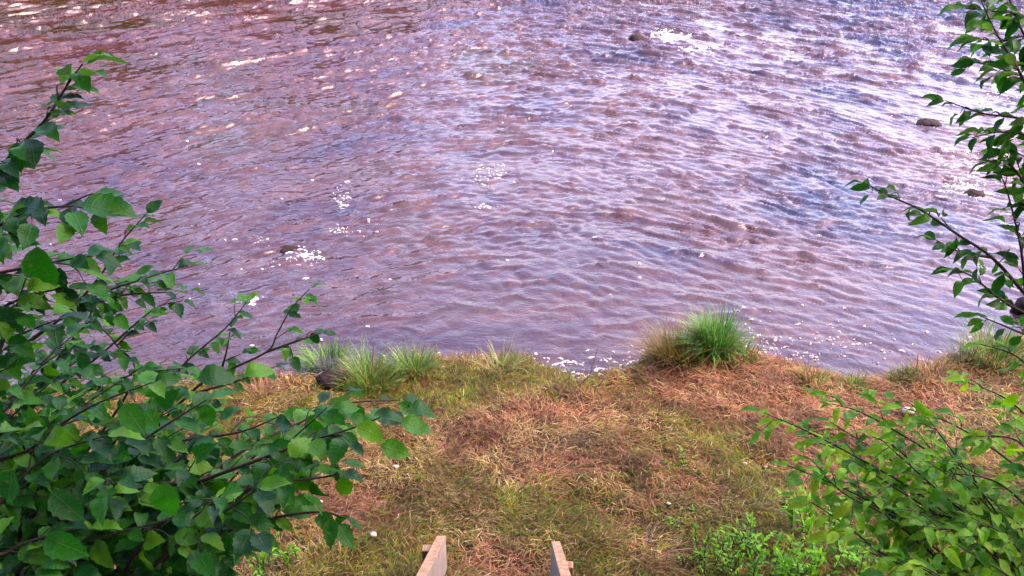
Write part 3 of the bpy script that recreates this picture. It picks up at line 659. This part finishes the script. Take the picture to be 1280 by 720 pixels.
# right: tree whose branches hang in over the water
re_ = gp(3.6, 2.2)
trunkpts = [re_, at(1560, 520, 3.0), at(1540, 250, 3.0), at(1500, 0, 2.9), at(1460, -160, 2.9)]
def fromtrunk(*pts, **kw):
    b = B(*pts, **kw); return b
shrub('willow_tree', 'dark leafy tree branches hanging in over the water on the right', 'tree', re_, [
    dict(p=trunkpts, r=.06, dens=0),
    B((1545, 300, 3.0), (1420, 470, 2.8), (1340, 432, 2.7), (1282, 368, 2.62), (1240, 322, 2.6), (1200, 295, 2.6), (1150, 262, 2.6), (1112, 245, 2.6), (1080, 228, 2.6), start=.62, twig=.5, dens=.85, tipleaves=.55, r=.009),
    B((1545, 300, 3.0), (1420, 480, 2.7), (1340, 420, 2.6), (1290, 396, 2.6), (1250, 374, 2.6), (1216, 346, 2.6), (1190, 336, 2.6), start=.72, twig=.5, r=.008),
    B((1282, 368, 2.62), (1276, 310, 2.6), (1262, 250, 2.6), (1250, 215, 2.6), start=.15, twig=.5, dens=.8),
    B((1520, 60, 2.9), (1400, 200, 2.7), (1330, 180, 2.65), (1280, 150, 2.6), (1230, 142, 2.6), (1182, 126, 2.6), start=.6, twig=.5, dens=.8, r=.008),
    B((1510, 20, 2.9), (1400, 150, 2.7), (1325, 120, 2.6), (1290, 62, 2.6), (1266, 12, 2.6), (1252, -40, 2.6), start=.5, twig=.55, r=.008),
    B((1510, 20, 2.9), (1390, 190, 2.6), (1310, 150, 2.55), (1272, 85, 2.5), (1242, 35, 2.5), (1222, -10, 2.5), start=.55, twig=.5, r=.007),
    B((1400, 200, 2.7), (1330, 215, 2.6), (1290, 200, 2.6), (1250, 180, 2.6), start=.4, twig=.6),
    B((1340, 432, 2.7), (1300, 300, 2.6), (1290, 250, 2.6), (1270, 200, 2.6), start=.4, twig=.6),
    B((1330, 180, 2.65), (1300, 110, 2.6), (1262, 90, 2.6), (1222, 78, 2.6), start=.2, twig=.6, dens=1.3),
    B((1325, 120, 2.6), (1290, 50, 2.6), (1250, 52, 2.6), (1220, 48, 2.6), start=.2, twig=.6, dens=1.3),
    B((1310, 60, 2.6), (1280, 20, 2.6), (1240, 14, 2.6), (1208, 10, 2.6), start=.3, twig=.6, dens=1.2),
    B((1330, 180, 2.65), (1290, 170, 2.6), (1250, 165, 2.6), (1215, 172, 2.6), start=.2, twig=.6, dens=1.2),
    B((1300, 300, 2.6), (1285, 240, 2.6), (1262, 205, 2.6), (1240, 200, 2.6), start=.2, twig=.6, dens=1.2),
    B((1240, 322, 2.6), (1200, 315, 2.6), (1170, 300, 2.6), start=.2, twig=.6, dens=1.2),
    B((1340, 420, 2.6), (1290, 420, 2.6), (1250, 405, 2.6), (1225, 395, 2.6), start=.5, twig=.4, dens=.6),
], 'willow', M['leafT'], (.055, .085), .036, .08, (.06, .18), tilt=.75, hang=.2, seed=31, fill=[(7, 1360, 1560, -120, 300, 2.7, 3.3, {})])

# ------------------------------------------------------------------ herbs on the bank
def herb(px, py, h, label, kind='herb', n=5, size=(.03, .05), seed=1, spread=.12, cat='herb', group='herbs among the mown grass'):
    r = random.Random(seed); p = on_ground(px, py); br = []
    for i in range(n):
        b0 = p + Vector((r.uniform(-spread, spread), r.uniform(-spread, spread) * .7, 0)); b0.z = gz(b0.x, b0.y) - .02
        tip = b0 + Vector((r.uniform(-.08, .08), r.uniform(-.08, .08), h * r.uniform(.6, 1.1)))
        br.append(dict(p=[b0, b0.lerp(tip, .5) + Vector((r.uniform(-.02, .02), r.uniform(-.02, .02), 0)), tip], r=.0025, start=.25, tipleaves=h * .8, twig=.3))
    return shrub('herb', label, cat, p, br, 'herb', M['leafH'], size, .022, .05, (.05, .12), tilt=.4, hang=.05, seed=seed, group=group, branch_name='stalk', limit=60)
herb(1010, 668, .24, 'grey-green nettle-like herb beside the yellow-green shrub', n=7, size=(.04, .07), seed=41)
herb(1045, 700, .22, 'leafy herb under the tip of the yellow-green shrub', n=7, size=(.04, .065), seed=42)
herb(985, 705, .16, 'low bright leafy herb between nettle-like herb and feathery herb', n=6, size=(.04, .06), seed=43)
herb(905, 712, .22, 'bright green feathery herb at the lower edge of the grass', n=18, size=(.022, .034), seed=44)
herb(850, 580, .10, 'small light green weed alone in the middle of the straw', n=5, size=(.025, .04), seed=45, spread=.06)
herb(842, 655, .10, 'little bright green weed next to the pale dry bundle', n=5, size=(.022, .032), seed=46, spread=.05)
herb(345, 715, .20, 'low leafy herb under the low broad shrub', n=7, size=(.03, .05), seed=47)
for k_, (px, py, h_, n_, lb) in enumerate([(940, 690, .2, 9, 'fresh green herb right of the bright feathery herb'), (1000, 722, .22, 9, 'fresh green herb at the bottom edge below the nettle-like herb'),
                                           (1075, 722, .24, 9, 'fresh green herb at the bottom edge below the yellow-green shrub'), (955, 722, .2, 10, 'bright low herb at the bottom edge beside the feathery herb'), (1060, 655, .2, 6, 'pale herb half under the yellow-green shrub')]):
    herb(px, py, h_, lb, n=n_, size=(.03, .055), seed=60 + k_)
herb(868, 705, .14, 'small feathery weed left of the bright feathery herb', n=6, size=(.02, .03), seed=48, spread=.08)

# ------------------------------------------------------------------ stringer boards of the steps
def box(V, Fc, c, ax, ay, az, hx, hy, hz, bev=.003):
    """bevelled box with axes ax, ay, az"""
    k = len(V); pts = []
    for sx in (-1, 1):
        for sy in (-1, 1):
            for sz in (-1, 1):
                for e in range(3):
                    h = [hx, hy, hz]
                    for q in range(3):
                        if q != e: h[q] -= bev
                    pts.append(c + ax * sx * h[0] + ay * sy * h[1] + az * sz * h[2])
    import bmesh
    bm = bmesh.new(); [bm.verts.new(p) for p in pts]; bmesh.ops.convex_hull(bm, input=bm.verts)
    bm.verts.index_update(); V += [v.co.copy() for v in bm.verts]; Fc += [tuple(k + v.index for v in f.verts) for f in bm.faces]; bm.free()
SL = R(35)
def stringer(label, far_top_l, far_top_r, stake_side, seed):
    """plank running up the slope; far_top_* are the pixels of its lower end's top corners"""
    zt = .70
    a = on_z(*far_top_l, zt); b = on_z(*far_top_r, zt); mid = (a + b) / 2; th = (b - a).length
    root = Vector((mid.x, mid.y, gz(mid.x, mid.y)))
    t = empty('stair_stringer', root, label, 'board', 'stringer boards of the steps')
    up = Vector((0, -math.cos(SL), math.sin(SL))); ax = Vector((1, 0, 0)); az = ax.cross(up) * -1
    if az.z < 0: az = -az
    L = 2.4; dep = .20
    # plumb-cut plank as a prism
    V = []
    for y in (0, 1):
        for (sx) in (-1, 1):
            for z in (0, 1):
                p = mid + ax * sx * th / 2 + up * (y * L) + Vector((0, 0, -1)) * (z * dep / math.cos(SL)); V.append(p - root)
    Fc = [(0, 2, 3, 1), (4, 5, 7, 6), (0, 1, 5, 4), (2, 6, 7, 3), (0, 4, 6, 2), (1, 3, 7, 5)]
    me = bpy.data.meshes.new('plank'); me.from_pydata([tuple(v) for v in V], [], Fc); me.update()
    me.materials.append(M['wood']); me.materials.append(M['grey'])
    for f in (2, 3): me.polygons[f].material_index = 1  # both wide sides greyer than the tan edges
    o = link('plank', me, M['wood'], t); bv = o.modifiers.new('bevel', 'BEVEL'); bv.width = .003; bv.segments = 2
    V = []; Fc = []
    s = stake_side
    c = mid + up * .21 + ax * s * (th / 2 + .030) + Vector((0, 0, -.185 - (.075 if s > 0 else 0))) - root
    box(V, Fc, c, ax, Vector((0, 1, 0)), UPV, .028, .024, .15)
    me = bpy.data.meshes.new('stake'); me.from_pydata([tuple(v) for v in V], [], Fc); me.update(); link('stake', me, M['wood'], t)
    return t
stringer('taller stringer board with its grey inner face showing', (546, 670), (557, 669), -1, 1)
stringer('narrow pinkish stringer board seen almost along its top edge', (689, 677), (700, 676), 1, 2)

# ------------------------------------------------------------------ stones, pebbles, twigs
def rock(name, loc, size, mat, label, cat='stone', group=None, seed=0, sub=3):
    import bmesh
    bm = bmesh.new(); bmesh.ops.create_icosphere(bm, subdivisions=sub, radius=1); r = random.Random(seed)
    from mathutils import noise as mn
    off = Vector((seed * 3.7, seed * 1.3, 0))
    for v in bm.verts:
        d_ = 1 + .35 * mn.noise(v.co * 1.1 + off) + .12 * mn.noise(v.co * 3 + off); v.co = Vector((v.co.x * size[0], v.co.y * size[1], v.co.z * size[2])) * d_
    me = bpy.data.meshes.new(name); bm.to_mesh(me); bm.free()
    for f in me.polygons: f.use_smooth = True
    return tag(link(name, me, mat, loc=loc), label, cat, group)
def w_at(px, py, z=0.0): return on_z(px, py, z)
rock('river_rock', w_at(797, 50, 0) + Vector((0, 0, -.02)), (.24, .22, .12), M['stone'], 'dark rock just breaking the surface before the far white water', group='rocks in the river', seed=1)
rock('river_rock', w_at(1160, 157, 0) + Vector((0, 0, 0)), (.20, .16, .10), M['stone'], 'dark rounded rock standing out of the blue water near the hanging leaves', group='rocks in the river', seed=2)
rock('river_rock', w_at(362, 312, 0) + Vector((0, 0, -.03)), (.15, .10, .06), M['stone'], 'low dark rock with white foam below it, near the twiggy shrub', group='rocks in the river', seed=3)
rock('river_rock', w_at(1285, 384, .05), (.12, .11, .09), M['stone'], 'brownish rock at the shore beneath the hanging branch', group='rocks in the river', seed=4)
rock('river_rock', w_at(1218, 242, 0), (.13, .11, .05), M['stone'], 'flat dark rock among the white water behind hanging leaves', group='rocks in the river', seed=6)
rock('bank_stone', on_ground(417, 478) + Vector((0, 0, .02)), (.13, .09, .08), M['stone'], 'dark grey stone under the overhanging green tuft', seed=5)
for i, (px, py, s_, lb) in enumerate([(495, 588, .022, 'round white pebble right of the reaching shrub leaves'), (467, 673, .022, 'flat white chip in the reddish straw'),
                                       (930, 584, .016, 'small white chip uphill of the arched grass clump'), (956, 588, .014, 'small white pebble right of the other chip'),
                                       (835, 634, .014, 'tiny pale stone near the bright green weed'), (402, 632, .012, 'tiny pale chip below the hanging leaves'),
                                       (1135, 518, .05, 'pale flat stone in the straw behind the yellow-green shrub')]):
    p = on_ground(px, py); rock('pebble', p + Vector((0, 0, .03)), (s_, s_ * .8, s_ * .55), M['pale'], lb, 'pebble', 'pale pebbles in the straw', seed=10 + i, sub=2)
def twig(pts, side, label, r0=.006):
    V = []; Fc = []; root = Vector(pts[0])
    tube(smooth_path([Vector(p) - root for p in pts], 4), r0, .0015, V, Fc, 6)
    for a, b in side: tube(smooth_path([Vector(a) - root, (Vector(a) + Vector(b)) / 2 - root + Vector((.01, 0, .01)), Vector(b) - root], 3), r0 * .55, .001, V, Fc, 5)
    return tag(link('dead_twig', np_mesh('dead_twig', np.array([tuple(v) for v in V]), np.array(Fc)), M['deadwood'], loc=root), label, 'twig', 'dead twigs at the water edge')
q = on_ground(722, 486).y
def tw_(px, py, y):
    r = ray(px, py); return CAM + r * ((y - CAM.y) / r.y)
twig([tw_(722, 483, q), tw_(738, 468, q + .05), tw_(742, 452, q + .1), tw_(747, 436, q + .1)], [(tw_(740, 462, q + .06), tw_(733, 447, q + .1))], 'dark upright dead twig in the foam inlet')
twig([tw_(748, 484, q), tw_(755, 474, q + .03), tw_(764, 472, q + .05)], [(tw_(752, 478, q), tw_(753, 464, q + .1))], 'short bent dead twig right of the upright one')
q2 = on_ground(1013, 480).y
twig([tw_(1012, 480, q2), tw_(1008, 460, q2), tw_(1002, 442, q2 + .05)], [(tw_(1008, 458, q2), tw_(1030, 462, q2))], 'dark bent stalk rising from the small sparse tuft', .004)

# ------------------------------------------------------------------ foam
fl = []
def fleck(x, y, rx, ry, ang, th=.010): fl.append((x, y, rx, ry, ang, th))
def foam_patch(px, py, wpx, hpx, n, rx, seed, streak=1.6):
    r = random.Random(seed)
    for _ in range(int(n * 1.5)):
        p = w_at(px + r.gauss(0, .5) * wpx, py + r.gauss(0, .5) * hpx)
        if p.y < shore_y(p.x) - .02: continue
        a = r.uniform(.3, 1.0) ** 2.4 * rx * .42; fleck(p.x, p.y, a * streak * r.uniform(.8, 1.5), a * r.uniform(.5, 1), r.gauss(0, .35))
foam_patch(730, 470, 70, 10, 75, .045, 1); foam_patch(690, 452, 70, 8, 36, .05, 2); foam_patch(790, 446, 60, 14, 30, .03, 3)
foam_patch(965, 440, 34, 22, 60, .025, 4); foam_patch(940, 410, 20, 40, 26, .03, 5); foam_patch(1020, 425, 110, 26, 40, .03, 6)
foam_patch(1010, 445, 50, 8, 25, .03, 7); foam_patch(1170, 450, 90, 24, 34, .025, 8); foam_patch(1110, 478, 20, 5, 16, .03, 19)
foam_patch(300, 480, 60, 6, 36, .05, 9); foam_patch(520, 452, 80, 8, 24, .025, 10); foam_patch(580, 448, 60, 8, 20, .02, 11)
foam_patch(384, 320, 20, 9, 50, .04, 12); foam_patch(360, 328, 40, 14, 30, .03, 20); foam_patch(430, 245, 12, 22, 26, .04, 13); foam_patch(610, 216, 22, 14, 40, .04, 14); foam_patch(605, 258, 14, 4, 12, .04, 15)
foam_patch(833, 46, 22, 8, 90, .13, 16); foam_patch(872, 62, 26, 5, 70, .11, 17); foam_patch(880, 30, 12, 5, 10, .08, 18)
foam_patch(1205, 235, 36, 16, 90, .05, 21); foam_patch(1235, 205, 30, 18, 60, .06, 22); foam_patch(1250, 120, 40, 10, 50, .06, 23); foam_patch(1160, 150, 20, 5, 20, .05, 24); foam_patch(1210, 190, 50, 20, 40, .05, 25)
foam_patch(315, 375, 12, 6, 26, .05, 26); foam_patch(430, 290, 20, 6, 18, .035, 27); foam_patch(320, 300, 40, 10, 10, .03, 28)
r_ = random.Random(5)
for _ in range(50):                                       # single flecks drifting on the river
    p = w_at(r_.uniform(60, 1240), r_.uniform(20, 440) ** 1.0); 
    if p.y > shore_y(p.x) + .1: a = r_.uniform(.006, .015) * (1 + p.y * .03); fleck(p.x, p.y, a * 1.5, a, r_.gauss(0, .4))
fa = np.array(fl); n = len(fa); K = 12
th = np.linspace(0, 2 * np.pi, K, endpoint=False)[None] + rng.normal(0, .1, (n, K)); rr = np.clip(1 + rng.normal(0, .42, (n, K)), .25, 2)
lx = np.cos(th) * rr * fa[:, 2:3]; ly = np.sin(th) * rr * fa[:, 3:4]; ca, sa = np.cos(fa[:, 4:5]), np.sin(fa[:, 4:5])
X0 = fa[:, 0:1] + lx * ca - ly * sa; Y0 = fa[:, 1:2] + lx * sa + ly * ca
X1 = fa[:, 0:1] + .6 * (lx * ca - ly * sa); Y1 = fa[:, 1:2] + .6 * (lx * sa + ly * ca)
W0 = water_p(X0, Y0); W1 = water_p(X1, Y1); W2 = water_p(fa[:, 0:1], fa[:, 1:2])
W0[..., 2] -= .004; W1[..., 2] += fa[:, 5:6] * .8; W2[..., 2] += fa[:, 5:6] * 1.2
V = np.concatenate([W0, W1, W2], 1); base = (np.arange(n) * (2 * K + 1))[:, None]; i = np.arange(K)[None]; j = (i + 1) % K
T = np.concatenate([np.stack([base + i, base + j, base + K + j], -1), np.stack([base + i, base + K + j, base + K + i], -1),
                    np.stack([base + K + i, base + K + j, np.broadcast_to(base + 2 * K, (n, K))], -1)], 1).reshape(-1, 3)
tag(link('river_foam', np_mesh('river_foam', V.reshape(-1, 3), T), M['foam']), 'white foam flecks floating on the river and along the shore', 'foam', kind='stuff')
